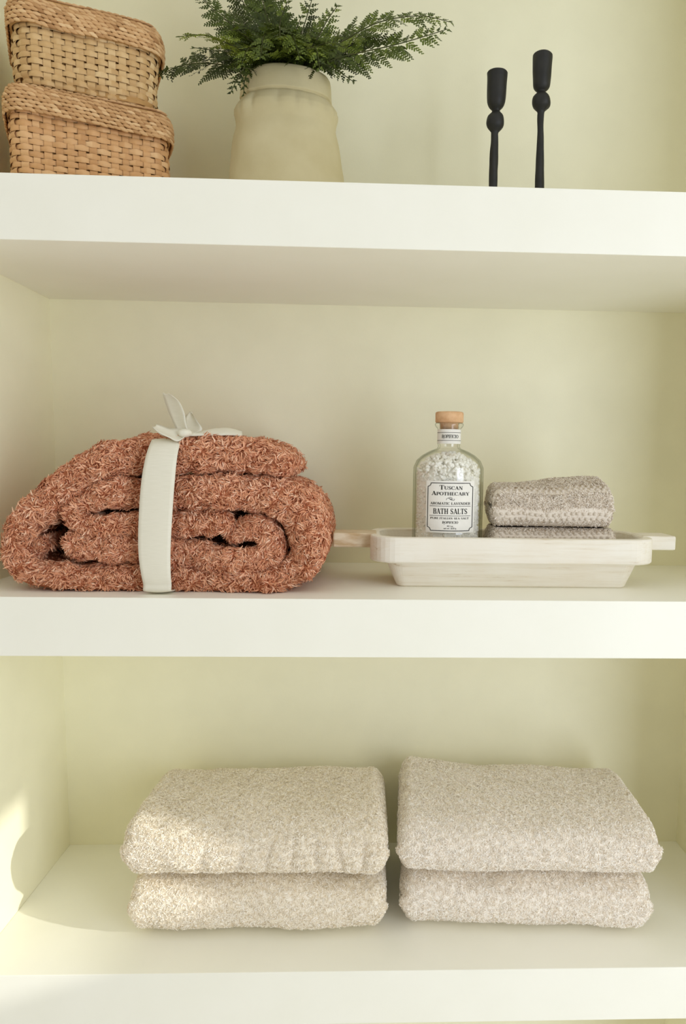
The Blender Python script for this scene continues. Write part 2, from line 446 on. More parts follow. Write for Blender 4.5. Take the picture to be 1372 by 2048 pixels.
b_ = C_[-1].copy(); C_.append(np.array([b_[0], .040, M1 + .0035])); W_.append(W_[-1]); C_.append(np.array([b_[0], .20, M1 + .0035])); W_.append(W_[-1])
mb = MB(); strip(mb, C_, W_, nS=120, nw=9, sag=.002)
BO = Vector((-.30, .16, M1))
def child_of_blanket(mb, name, parent, mat=SATIN):
    o = mb.build(name, mat); o.parent = parent
    off = Vector((0, 0, 0)); p = parent
    while p is not None: off += Vector(p.location); p = p.parent
    o.location = -off
    return o
ribbon = child_of_blanket(mb, 'ribbon', blanket); ribbon['label'] = 'white satin ribbon tied round the blanket'
def bw(x, y, Y): return at(280 + x/6.86, 770 + y/6.86, Y - .006)
def bow(name, pts, sag=.002, thick=.0006):
    """pts: (left edge x, y, right edge x, y, depth left, depth right) measured on a 6.86x enlargement"""
    mb = MB(); A = [bw(p[0], p[1], p[4]) for p in pts]; B = [bw(p[2], p[3], p[5]) for p in pts]
    C = [(a + b)/2 for a, b in zip(A, B)]; Wd = [(b - a)/2 for a, b in zip(A, B)]
    strip(mb, C, Wd, thick, nS=48, nw=7, sag=sag)
    return child_of_blanket(mb, name, ribbon)
bow('bow_loop', [(520, 640, 660, 640, .058, .052), (470, 540, 625, 520, .066, .05), (395, 370, 604, 380, .075, .05), (335, 190, 530, 225, .078, .056), (318, 115, 400, 120, .074, .066), (330, 125, 405, 150, .086, .085), (400, 330, 450, 330, .092, .096), (480, 560, 530, 590, .08, .08), (560, 650, 600, 660, .066, .066)])
bow('bow_loop', [(640, 690, 610, 620, .048, .056), (520, 770, 520, 600, .040, .060), (400, 720, 400, 598, .036, .058), (260, 650, 300, 560, .036, .056), (172, 575, 230, 545, .042, .054), (190, 600, 250, 552, .052, .064), (330, 700, 380, 640, .058, .07), (560, 690, 560, 640, .058, .066)])
bow('bow_tail', [(560, 650, 740, 660, .062, .055), (590, 560, 850, 610, .068, .056), (612, 450, 790, 500, .074, .062), (690, 366, 700, 368, .08, .078)], sag=.003)
bow('bow_tail', [(640, 700, 640, 640, .052, .066), (850, 695, 870, 630, .052, .070), (1020, 698, 1020, 598, .054, .078), (1180, 690, 1220, 592, .058, .084), (1400, 700, 1400, 640, .07, .09)], sag=.002)
mb = MB(); kc = bw(610, 660, .050)
uu, vv = np.meshgrid(np.linspace(0, 2*PI, 24, endpoint=False), np.linspace(0, PI, 12), indexing='ij')
K = np.stack([kc[0] + .0095*np.cos(uu)*np.sin(vv)*(1 + .12*np.sin(3*uu)), kc[1] + .008*np.sin(uu)*np.sin(vv), kc[2] + .0060*np.cos(vv)], -1)
add_grid(mb, K, True, False); child_of_blanket(mb, 'knot', ribbon)

# ------------------------------------------------------------------ wooden tray
def wood_mat():
    m, t, b = new_mat('whitewashed_wood', lin(236, 230, 216), 0.62, 0.25)
    tc = t.nodes.new('ShaderNodeTexCoord'); mp = t.nodes.new('ShaderNodeMapping'); mp.inputs['Scale'].default_value = (5, 60, 90)
    n = t.nodes.new('ShaderNodeTexNoise'); n.inputs['Scale'].default_value = 1.4; n.inputs['Detail'].default_value = 8; n.inputs['Roughness'].default_value = .72
    n2 = t.nodes.new('ShaderNodeTexNoise'); n2.inputs['Scale'].default_value = 14; n2.inputs['Detail'].default_value = 5
    r = t.nodes.new('ShaderNodeValToRGB'); e = r.color_ramp.elements
    e[0].position, e[0].color = .29, lin(190, 168, 136); e[1].position, e[1].color = .52, lin(239, 234, 222)
    x = e.new(.38); x.color = lin(232, 225, 209)
    r2 = t.nodes.new('ShaderNodeValToRGB'); r2.color_ramp.elements[0].position = .4; r2.color_ramp.elements[1].position = .75
    r2.color_ramp.elements[0].color = (0, 0, 0, 1); r2.color_ramp.elements[1].color = (.35, .35, .35, 1)
    mx = t.nodes.new('ShaderNodeMix'); mx.data_type = 'RGBA'; mx.inputs['B'].default_value = lin(226, 212, 190)
    t.links.new(tc.outputs['Object'], mp.inputs[0]); t.links.new(mp.outputs[0], n.inputs['Vector']); t.links.new(tc.outputs['Object'], n2.inputs['Vector'])
    t.links.new(n.outputs[0], r.inputs[0]); t.links.new(n2.outputs[0], r2.inputs[0]); t.links.new(r2.outputs[0], mx.inputs['Factor'])
    t.links.new(r.outputs[0], mx.inputs['A']); t.links.new(mx.outputs['Result'], b.inputs['Base Color'])
    bp = t.nodes.new('ShaderNodeBump'); bp.inputs['Strength'].default_value = .25; bp.inputs['Distance'].default_value = .001
    t.links.new(n.outputs[0], bp.inputs['Height']); t.links.new(bp.outputs[0], b.inputs['Normal'])
    return m
WOOD = wood_mat()
RAW = noise_mat('worn_wood', lin(196, 170, 132), lin(226, 212, 186), 40, .65, .2, stretch=(1, 4, 4), bump=.2, bump_scale=120)

def rrect(w, d, r, n=10):
    """rounded rectangle outline, counter-clockwise, centred"""
    out = []
    for cx_, cy_, a0 in ((w/2 - r, d/2 - r, 0), (-w/2 + r, d/2 - r, PI/2), (-w/2 + r, -d/2 + r, PI), (w/2 - r, -d/2 + r, 1.5*PI)):
        for a in np.linspace(a0, a0 + PI/2, n): out.append((cx_ + r*math.cos(a), cy_ + r*math.sin(a)))
    return np.array(out)
TX, TY, TYAW = .197, .1605, 0.0
tray = empty('serving_tray', (TX, TY, M1))
tag(tray, 'long whitewashed wooden serving tray with two block handles, on the middle shelf', 'tray')
RIM_T, RIM_B, TW, TD = .0765, .0385, .430, .163
def rings(mb, lst):
    P = np.array([np.column_stack([rr, np.full(len(rr), z)]) for rr, z in lst]); add_grid(mb, P, False, True)
    m = P.shape[1]; base = mb.n - P.shape[0]*m
    return base, m, P.shape[0]
# rim: outer wall, top and inner wall down to the floor of the tray
mb = MB()
bz = [(rrect(TW - .075, TD - .030, .03), RIM_B - .002), (rrect(TW - .004, TD - .004, .042), RIM_B), (rrect(TW, TD, .044), RIM_B + .002), (rrect(TW, TD, .044), RIM_T - .003), (rrect(TW - .002, TD - .002, .043), RIM_T - .0008), (rrect(TW - .006, TD - .006, .041), RIM_T),
      (rrect(TW - .026, TD - .026, .034), RIM_T), (rrect(TW - .030, TD - .030, .033), RIM_T - .002), (rrect(TW - .060, TD - .040, .030), .030), (rrect(TW - .076, TD - .044, .026), .016), (rrect(.02, .01, .004), .0145)]
base, m_, n_ = rings(mb, bz); mb.f.append((np.arange(m_) + (n_-1)*m_)[None] + base)
mb.build('rim', WOOD, tray, smooth=False)
mb = MB()
bz = [(rrect(.345, .108, .012), .0), (rrect(.350, .114, .014), .002), (rrect(TW - .048, TD - .022, .028), RIM_B)]
base, m_, n_ = rings(mb, bz); mb.f.append(np.arange(m_)[None, ::-1] + base)
mb.build('base', WOOD, tray, smooth=False)
def handle(x0, x1, sgn):
    mb = MB(); bm = box(mb, x0, x1, -.030, .026, RIM_T - .021, RIM_T + .001, .0025)
    return mb
mb = handle(-.272, -.205, -1); o = mb.build('handle', RAW, tray, smooth=False); o['label'] = 'worn left handle with bare tan wood'
mb = handle(.205, .258, 1); mb.build('handle', WOOD, tray, smooth=False)

# ------------------------------------------------------------------ washcloths
TAUPE = tone_mat('taupe_terry', [(0.0, lin(214, 203, 188)), (0.5, lin(234, 225, 212)), (1.0, lin(245, 238, 228))], .95, .05)
def washcloth(label, x, y, z, w, dpt, h, yaw, seed, n_strands, bands, fe=None, hi=False):
    v0, f, nv, n0 = towel_shape(w, dpt, h, n=3.6, nu=90, nv=110, end=.010, seed=seed, layers=2, bulge=.005, amp=.0022, front_extra=fe)
    v = place(v0, x, y, z, yaw); mb = MB(); mb.add(v, f, .3)
    mb.f.append(np.arange(nv)[None, ::-1]); mb.f.append((np.arange(nv) + (n0-1)*nv)[None])
    nn, _ = quad_normals(v, f); cen = v[f].mean(1); flip = 1.0 if (nn*(cen - v.mean(0))).sum() > 0 else -1.0
    lz = v0[f].mean(1)
    # the band of woven knots: little raised blocks with gaps between, following the surface
    P0 = v0.reshape(n0, nv, 3); Pw = v.reshape(n0, nv, 3)
    bare = np.zeros(len(f))
    for (j0, dj, off) in bands:
        row = 0
        for jj in (j0, j0 + dj):
            xs = np.arange(-w/2 + .012, w/2 - .008, .0088) + (off if row else 0)
            for k, xx in enumerate(xs):
                i = int(np.argmin(abs(P0[:, jj, 0] - xx))); c = Pw[i, jj]
                tj = Pw[i, (jj + 2) % nv] - Pw[i, (jj - 2) % nv]; tj /= np.linalg.norm(tj)
                ti = np.array([math.cos(yaw), math.sin(yaw), 0]); nv_ = np.cross(ti, tj); nv_ /= np.linalg.norm(nv_)
                if (nv_ @ (c - v.mean(0))) < 0: nv_ = -nv_
                g = np.linspace(-1, 1, 5); A, B = np.meshgrid(g, g, indexing='ij')
                hgt = .0042*(1 - A**6)*(1 - B**6) - .0008
                Q = c + ti*(A*.0030)[..., None] + tj*(B*.0026)[..., None] + nv_*hgt[..., None]
                add_grid(mb, Q, tone=.0)
            row += 1
        j_lo, j_hi = min(j0, j0 + dj) - 2, max(j0, j0 + dj) + 2
        q = np.arange(len(f)) % nv; bare = np.maximum(bare, ((q >= j_lo) & (q <= j_hi)).astype(float))
    def mask(c, n_):
        return np.where(bare > 0, .06, 1.0)*np.where(n_[:, 2] < -.75, .04, 1.0)*np.where(n_[:, 1] > .6, .2, 1.0)
    fuzz(mb, v, f, n_strands, .0040, .0013, lean=.8, clump=.4, cscale=.007, seed=seed + 2, mask=mask, flip=flip, curl=.6)
    mb.clamp(z + .0006, z + h - .0006 if hi else 9e9)
    o = mb.build('washcloth', TAUPE, origin=(x, y, z))
    return tag(o, label, 'towel', 'taupe washcloths on the tray')
WZ = M1 + .0166
def up_fe(P, Q):
    Q[..., 2] += (.012 + .016*np.clip(P[..., 0]/.18 + .45, 0, 1))*np.clip(P[..., 1]*9 + .55, 0, 1)*np.clip(P[..., 2]/.06, 0, 1)
    return Q
# ring index runs 0 = back, quarter = top, half = front, three quarters = underside
washcloth('taupe washcloth at the bottom of the pile, pressed into the white wooden tray', .262, .160, WZ, .190, .094, .073, 0.0, 31, 20000, [(44, 4, .0044), (56, 4, .0044)], hi=True)
washcloth('taupe washcloth on top of the pile, its woven border showing', .259, .160, WZ + .0732, .181, .104, .056, -.03, 32, 26000, [(37, 3, .0044), (57, 4, .0044)], up_fe)

# ------------------------------------------------------------------ bath salt bottle
BX, BYC = .1015, .155
def zz_at(py, Y=BYC): return at(898, py, Y)[2]
BZ0 = M1 + .0166
GLASS = bpy.data.materials.new('clear_glass'); GLASS.use_nodes = True
t = GLASS.node_tree; t.nodes.clear()
out = t.nodes.new('ShaderNodeOutputMaterial'); mixn = t.nodes.new('ShaderNodeMixShader'); tr = t.nodes.new('ShaderNodeBsdfTransparent'); gl = t.nodes.new('ShaderNodeBsdfGlossy')
geo = t.nodes.new('ShaderNodeNewGeometry'); dot = t.nodes.new('ShaderNodeVectorMath'); dot.operation = 'DOT_PRODUCT'
def mth(op, a, b=None):
    n = t.nodes.new('ShaderNodeMath'); n.operation = op
    for i, q in enumerate((a, b)):
        if q is None: continue
        if isinstance(q, (int, float)): n.inputs[i].default_value = q
        else: t.links.new(q, n.inputs[i])
    return n.outputs[0]
t.links.new(geo.outputs['Incoming'], dot.inputs[0]); t.links.new(geo.outputs['Normal'], dot.inputs[1])
ca = mth('ABSOLUTE', dot.outputs['Value']); fres = mth('ADD', mth('MULTIPLY', mth('POWER', mth('SUBTRACT', 1.0, ca), 5.0), .75), .055)
gl.inputs['Roughness'].default_value = .015
gr = t.nodes.new('ShaderNodeValToRGB'); gr.color_ramp.elements[0].color = (.55, .58, .46, 1); gr.color_ramp.elements[1].color = (.992, .993, .985, 1); gr.color_ramp.elements[1].position = .42
t.links.new(ca, gr.inputs[0]); t.links.new(gr.outputs[0], tr.inputs[0])
t.links.new(fres, mixn.inputs[0]); t.links.new(tr.outputs[0], mixn.inputs[1]); t.links.new(gl.outputs[0], mixn.inputs[2]); t.links.new(mixn.outputs[0], out.inputs[0])
CORK = noise_mat('cork_stopper', lin(205, 160, 118), lin(224, 184, 142), 90, .7, .2, bump=.15, bump_scale=300)
PAPER = noise_mat('label_paper', lin(233, 230, 222), lin(238, 236, 229), 40, .7, .2)
INK = noise_mat('label_ink', lin(52, 52, 50), lin(62, 62, 60), 30, .7, .2)
SALT = noise_mat('sea_salt', lin(247, 245, 237), lin(252, 251, 247), 90, .45, .5, bump=.2, bump_scale=400)
bottle = empty('bottle', (BX, BYC, BZ0)); tag(bottle, 'cork-stoppered glass bottle of bath salts with a white printed label, in the tray', 'bottle')
RB = .0543
def K(px): return px/1297.0
prof_px = [(23.3, 858), (23.3, 884), (21.5, 893), (23.5, 897), (38, 902.5), (53, 911), (64, 921), (70, 935), (71, 950)]
prof = [(.0, BZ0 + .004), (.030, BZ0 + .003), (.046, BZ0 + .0005), (RB - .002, BZ0 + .004), (RB, BZ0 + .010)]
prof += [(RB, z) for z in np.linspace(BZ0 + .02, zz_at(952), 8)]
prof += [(K(r_), zz_at(y_)) for r_, y_ in reversed(prof_px[:-1])]
prof += [(K(26), zz_at(855)), (K(28.5), zz_at(851)), (K(28.5), zz_at(848)), (K(27), zz_at(846.5)), (K(20), zz_at(846)), (K(19), zz_at(852))]
inner = [(max(r_ - .0028, .0), z_ + (.004 if i < 4 else 0)) for i, (r_, z_) in enumerate(prof[:-6])]
prof = [(r_, z_ - BZ0) for r_, z_ in prof]
NECK = [(K(19), zz_at(852) - BZ0)]
mb = MB(); lathe(mb, prof + [(r_, z_ - BZ0) for r_, z_ in reversed(inner)], 96); mb.build('glass_body', GLASS, bottle)
zt, zb_ = zz_at(824) - BZ0, zz_at(845.5) - BZ0
mb = MB(); lathe(mb, [(.0, zt), (K(25), zt), (K(27.4), zt - .001), (K(28), zt - .003), (K(28), zb_ + .0015), (K(27), zb_), (K(18.4), zb_), (K(17.5), zb_ - .018), (.0, zb_ - .018)], 64); mb.build('cork_stopper', CORK, bottle)

# lettering: a small high-contrast serif alphabet, drawn stroke by stroke
TK, TN = .20, .065
def arc(cx_, cy_, rx, ry, a0, a1, thick=TK, thin=TN, n=16):
    a = np.radians(np.linspace(a0, a1, n)); return [(cx_ + rx*math.cos(q), cy_ + ry*math.sin(q), thin + (thick - thin)*abs(math.cos(q))**1.5) for q in a]
def ln(x0, y0, x1, y1, w): return [(x0, y0, w), (x1, y1, w)]
def sf(x, y, w=.17): return ln(x - w, y, x + w, y, TN)
G = {
 'A': (.86, [ln(.16, .03, .44, 1, TN), ln(.42, 1, .72, .03, TK), ln(.24, .33, .62, .33, TN), sf(.16, .03, .14), sf(.72, .03, .15)]),
 'B': (.74, [ln(.2, 0, .2, 1, TK), ln(.08, .97, .42, .97, TN), ln(.08, .03, .42, .03, TN), ln(.2, .52, .42, .52, TN), arc(.42, .75, .19, .22, -90, 90), arc(.42, .275, .23, .245, -90, 90)]),
 'C': (.8, [arc(.44, .5, .33, .47, 40, 320), ln(.70, .98, .70, .70, TN)]),
 'D': (.84, [ln(.2, 0, .2, 1, TK), ln(.08, .97, .42, .97, TN), ln(.08, .03, .42, .03, TN), arc(.4, .5, .32, .47, -90, 90)]),
 'E': (.7, [ln(.2, 0, .2, 1, TK), ln(.08, .97, .62, .97, TN), ln(.08, .03, .64, .03, TN), ln(.2, .52, .48, .52, TN), ln(.62, 1, .62, .74, TN), ln(.64, 0, .64, .28, TN), ln(.48, .4, .48, .64, TN)]),
 'F': (.66, [ln(.2, 0, .2, 1, TK), ln(.08, .97, .6, .97, TN), ln(.2, .52, .46, .52, TN), sf(.2, .03), ln(.6, 1, .6, .74, TN), ln(.46, .4, .46, .64, TN)]),
 'H': (.9, [ln(.2, 0, .2, 1, TK), ln(.7, 0, .7, 1, TK), ln(.2, .5, .7, .5, TN), sf(.2, .03, .15), sf(.2, .97, .15), sf(.7, .03, .15), sf(.7, .97, .15)]),
 'I': (.42, [ln(.21, 0, .21, 1, TK), sf(.21, .03), sf(.21, .97)]),
 'L': (.68, [ln(.2, 0, .2, 1, TK), sf(.2, .97), ln(.08, .03, .62, .03, TN), ln(.62, 0, .62, .3, TN)]),
 'M': (1.06, [ln(.18, 0, .18, 1, TN), ln(.18, 1, .52, .05, TK), ln(.52, .05, .86, 1, TN), ln(.86, 0, .86, 1, TK), sf(.18, .03, .13), sf(.86, .03, .15), sf(.1, .97, .1), sf(.92, .97, .1)]),
 'N': (.9, [ln(.18, 0, .18, 1, TN), ln(.18, 1, .72, .02, TK), ln(.72, 0, .72, 1, TN), sf(.18, .03, .13), sf(.72, .97, .14), sf(.1, .97, .1)]),
 'O': (.88, [arc(.44, .5, .34, .47, 0, 360, n=30)]),
 'P': (.72, [ln(.2, 0, .2, 1, TK), ln(.08, .97, .42, .97, TN), ln(.2, .48, .42, .48, TN), arc(.42, .725, .21, .245, -90, 90), sf(.2, .03)]),
 'R': (.82, [ln(.2, 0, .2, 1, TK), ln(.08, .97, .42, .97, TN), ln(.2, .5, .42, .5, TN), arc(.42, .735, .19, .235, -90, 90), sf(.2, .03), [(.42, .5, TN), (.56, .38, TK), (.62, .12, TK), (.74, .03, TN)]]),
 'S': (.66, [arc(.34, .73, .22, .24, 20, 200, TK*.7), [(.12, .70, TK*.7), (.2, .58, TK), (.46, .43, TK), (.55, .28, TK*.8)], arc(.34, .27, .22, .24, 20, -160, TK*.7), ln(.55, .98, .55, .74, TN), ln(.12, .02, .12, .28, TN)]),
 'T': (.8, [ln(.4, 0, .4, 1, TK), ln(.06, .97, .74, .97, TN), sf(.4, .03), ln(.06, 1, .06, .7, TN), ln(.74, 1, .74, .7, TN)]),
 'U': (.88, [ln(.2, .3, .2, 1, TK), ln(.7, .3, .7, 1, TN), arc(.45, .3, .25, .27, 180, 360, TK*.7), sf(.2, .97, .15), sf(.7, .97, .13)]),
 'V': (.86, [ln(.14, .97, .44, .02, TK), ln(.44, .02, .72, .97, TN), sf(.14, .97, .14), sf(.72, .97, .13)]),
 'Y': (.84, [ln(.14, .97, .42, .45, TK), ln(.42, .45, .70, .97, TN), ln(.42, 0, .42, .48, TK), sf(.14, .97, .14), sf(.70, .97, .13), sf(.42, .03)]),
 ' ': (.42, []), '.': (.3, [ln(.12, .07, .2, .07, .14)]),
 '0': (.66, [arc(.33, .5, .24, .47, 0, 360, n=24)]), '1': (.5, [ln(.27, 0, .27, 1, TK), sf(.27, .03), ln(.1, .85, .27, 1, TN)]),
 '4': (.7, [ln(.46, 0, .46, 1, TK), ln(.04, .3, .64, .3, TN), ln(.04, .3, .44, 1, TN)]), '5': (.64, [ln(.16, .96, .54, .96, TK*.7), ln(.16, .96, .13, .55, TN), arc(.3, .3, .24, .28, 120, -140)]),
 'o': (.62, [arc(.31, .33, .23, .31, 0, 360, n=20)]), 'z': (.56, [ln(.08, .62, .48, .62, TN), ln(.48, .62, .08, .03, TK), ln(.08, .03, .5, .03, TN)]),
 'n': (.68, [ln(.18, 0, .18, .64, TK*.9), ln(.52, 0, .52, .45, TK*.9), arc(.35, .44, .17, .2, 180, 0, TK*.6)]), 'e': (.6, [arc(.31, .33, .23, .31, 0, 320), ln(.1, .36, .54, .36, TN)]),
 't': (.46, [ln(.2, .1, .2, .86, TK*.9), ln(.04, .62, .4, .62, TN), arc(.3, .12, .1, .1, 180, 300, TN)]), 'w': (.86, [ln(.06, .64, .24, .02, TK*.9), ln(.24, .02, .42, .6, TN), ln(.42, .6, .6, .02, TK*.9), ln(.6, .02, .78, .64, TN)]),
 'g': (.62, [arc(.3, .38, .2, .26, 0, 360, n=20), ln(.5, .62, .5, -.05, TK*.8), arc(.3, -.06, .2, .2, 0, -150, TN)]),
}
def stroke_quads(pl, sx=1.0):
    p = np.array(pl, float); xy = p[:, :2]; w = p[:, 2]
    d = np.gradient(xy, axis=0); d /= np.linalg.norm(d, axis=1)[:, None] + 1e-9
    nrm = np.column_stack([-d[:, 1], d[:, 0]])
    return xy + nrm*w[:, None]/2, xy - nrm*w[:, None]/2
def text_flat(txt, x0, x1, ytop, ybot, caps_big=None):
    """strips of lettering filling the box; y grows downwards"""
    adv = []; 
    for i, ch in enumerate(txt): adv.append(G[ch][0]*((caps_big or {}).get(i, 1.0)))
    tot = sum(adv); k = (x1 - x0)/tot; H_ = ybot - ytop; res = []; x = x0
    for i, ch in enumerate(txt):
        big = (caps_big or {}).get(i, 1.0)
        for pl in G[ch][1]:
            a, b = stroke_quads(pl)
            res.append([(x + q[:, 0]*k*big, ybot - q[:, 1]*H_*big) for q in (a, b)])
        x += adv[i]*k
    return res
def line_flat(pts, w):
    p = np.array(pts, float); d = np.gradient(p, axis=0); d /= np.linalg.norm(d, axis=1)[:, None] + 1e-9
    n = np.column_stack([-d[:, 1], d[:, 0]])*w/2
    return [((p + n)[:, 0], (p + n)[:, 1]), ((p - n)[:, 0], (p - n)[:, 1])]
def wrap(px, py, R, lift, cpx, Rpx):
    """photo pixel on the front of the round bottle -> place on its surface"""
    th = np.arcsin(np.clip((np.asarray(px) - cpx)/Rpx, -.99, .99)); px = np.asarray(px)
    r = R + lift
    z = np.array([at(cpx, y_, BYC - R*.8)[2] for y_ in np.broadcast_to(py, th.shape).ravel()]).reshape(th.shape) - BZ0
    # the bottle faces the viewer: turn the wrap to the viewing direction
    dx, dy = CAM[0] - BX, CAM[1] - BYC; a0 = math.atan2(dx, -dy)
    ang = th + a0
    return np.stack([r*np.sin(ang), -r*np.cos(ang), z], -1)
def ink(strips, name, parent, R, lift, cpx, Rpx):
    mb = MB()
    for a, b in strips:
        ax, ay = np.array(a[0]), np.array(a[1]); bx_, by_ = np.array(b[0]), np.array(b[1])
        if len(ax) == 2:
            tt = np.linspace(0, 1, 8); ax, ay, bx_, by_ = [q[0] + (q[1] - q[0])*tt for q in (ax, ay, bx_, by_)]
        add_grid(mb, np.stack([wrap(ax, ay, R, lift, cpx, Rpx), wrap(bx_, by_, R, lift, cpx, Rpx)], 0))
    return mb.build(name, INK, parent)
def paper(name, x0, x1, y0, y1, R, cpx, Rpx):
    xs = np.linspace(x0, x1, 40); ys = np.linspace(y0, y1, 6); mb = MB()
    X, Y = np.meshgrid(xs, ys, indexing='ij'); P = wrap(X, Y, R, .0003, cpx, Rpx); Q = wrap(X, Y, R, .0001, cpx, Rpx)
    add_grid(mb, P); add_grid(mb, Q[:, ::-1])
    return mb.build(name, PAPER, bottle)
BC, BR = 898.0, 71.0
def L(x, y): return (840 + x/10.554, 940 + y/10.557)
lab = paper('front_label', 856.0, 949.3, 961.5, 1064.5, RB, BC, BR)
S = []
def tx(s, x0, x1, y0, y1, big=None):
    a = L(x0, y0); b = L(x1, y1); S.extend(text_flat(s, a[0], b[0], a[1], b[1], big))
tx('TUSCAN', 440, 915, 338, 410, {0: 1.3}); tx('APOTHECARY', 280, 1052, 462, 530, {0: 1.25})
tx('AROMATIC LAVENDER', 258, 1075, 674, 726); tx('BATH SALTS', 318, 1015, 806, 920)
tx('PURE ITALIAN SEA SALT', 262, 1050, 990, 1030); tx('ROPIFICIO', 510, 835, 1070, 1120)
tx('40.5 oz.', 605, 740, 1156, 1186); tx('net wt. 1150 g', 540, 795, 1202, 1236)
def seg(pts, w): S.append(line_flat([L(*q) for q in pts], w))
xs_ = np.linspace(250, 1080, 24)
seg([(x, 757) for x in xs_], .75); seg([(x, 958) for x in xs_], .75)
# border with scooped corners
def scoop(cx_, cy_, a0, a1): return [(cx_ + 62*math.cos(math.radians(q)), cy_ + 72*math.sin(math.radians(q))) for q in np.linspace(a0, a1, 9)]
bx0, bx1, by0, by1 = 207, 1120, 274, 1272
seg([(x, by0) for x in np.linspace(bx0 + 62, bx1 - 62, 30)], 1.35); seg([(x, by1) for x in np.linspace(bx0 + 62, bx1 - 62, 30)], 1.35)
seg([(bx0, y) for y in np.linspace(by0 + 72, by1 - 72, 6)], 1.35); seg([(bx1, y) for y in np.linspace(by0 + 72, by1 - 72, 6)], 1.35)
seg(scoop(bx0, by0, 0, 90), 1.35); seg(scoop(bx1, by0, 90, 180), 1.35); seg(scoop(bx0, by1, 270, 360), 1.35); seg(scoop(bx1, by1, 180, 270), 1.35)
# flourish
seg([(585, 628), (590, 600), (620, 585), (660, 600), (690, 612), (715, 602)], .7); seg([(615, 590), (665, 566), (705, 585), (690, 606), (655, 600)], .7)
seg([(650, 604), (690, 628), (740, 634), (752, 612), (735, 600)], .7); seg([(545, 1126), (552, 1140), (560, 1130)], .6)
ink(S, 'lettering', lab, RB, .0006, BC, BR)
NR = K(23.3)
nlab = paper('neck_label', 876.2, 924.0, 858.5, 887.5, NR, 900.2, 23.9)
S = []; S.extend(text_flat('ROPIFICIO', 886, 918.5, 869.5, 876.5))
for y_, w_ in ((865.3, .8), (881.0, .8)): S.append(line_flat([(x, y_) for x in np.linspace(877, 923.4, 24)], w_))
S.append(line_flat([(889.2, 876.2), (890.0, 878.2), (891, 877)], .5))
ink(S, 'lettering', nlab, NR, .0006, 900.2, 23.9)

# the salt inside: crystals heaped in the bottle
mb = MB(); r_ = np.random.default_rng(5)
core_r = RB - .0075
top_z = zz_at(925) 
cp = [(.0, BZ0 + .010), (core_r - .006, BZ0 + .010), (core_r, BZ0 + .018)] + [(core_r, z) for z in np.linspace(BZ0 + .03, zz_at(955), 5)] + [(core_r - .012, zz_at(935)), (core_r*.5, zz_at(922)), (.0, zz_at(918))]
lathe(mb, cp, 48)
ico = bmesh.new(); bmesh.ops.create_icosphere(ico, subdivisions=1, radius=1.0); iv = np.array([v.co for v in ico.verts]); ifc = np.array([[v.index for v in f.verts] for f in ico.faces]); ico.free()
def crystal(c, s):
    q = iv*(1 + r_.normal(0, .12, (len(iv), 1))); A = r_.normal(size=(3, 3)); A, _ = np.linalg.qr(A)
    q = np.sign(q)*np.abs(q)**.7
    mb.add((q*np.array([1, .8, .7])*s) @ A + c, ifc)
for k in range(2300):
    a = r_.uniform(0, 2*PI); z = r_.uniform(BZ0 + .0135, zz_at(938)); s = r_.uniform(.0022, .0040)
    rr = RB - .0040 - s*1.1 - r_.uniform(0, .0025)
    if z < BZ0 + .018: rr -= .003
    crystal(np.array([rr*math.cos(a), rr*math.sin(a), z]), s)
for k in range(520):
    a = r_.uniform(0, 2*PI); q = math.sqrt(r_.random()); s = r_.uniform(.0026, .0042)
    rr = q*(RB - .011); z = zz_at(937) + (1 - q**2)*.019 + r_.uniform(-.002, .006)
    crystal(np.array([rr*math.cos(a), rr*math.sin(a), z]), s)
V = [np.array(v) for v in mb.v]
mb.v = [np.column_stack([v[:, 0] + BX, v[:, 1] + BYC, v[:, 2]]) for v in V]
o = mb.build('bath_salt', SALT, origin=(BX, BYC, BZ0 + .008), smooth=False)
tag(o, 'coarse white bath salt crystals filling the glass bottle', 'bath salt', kind='stuff')

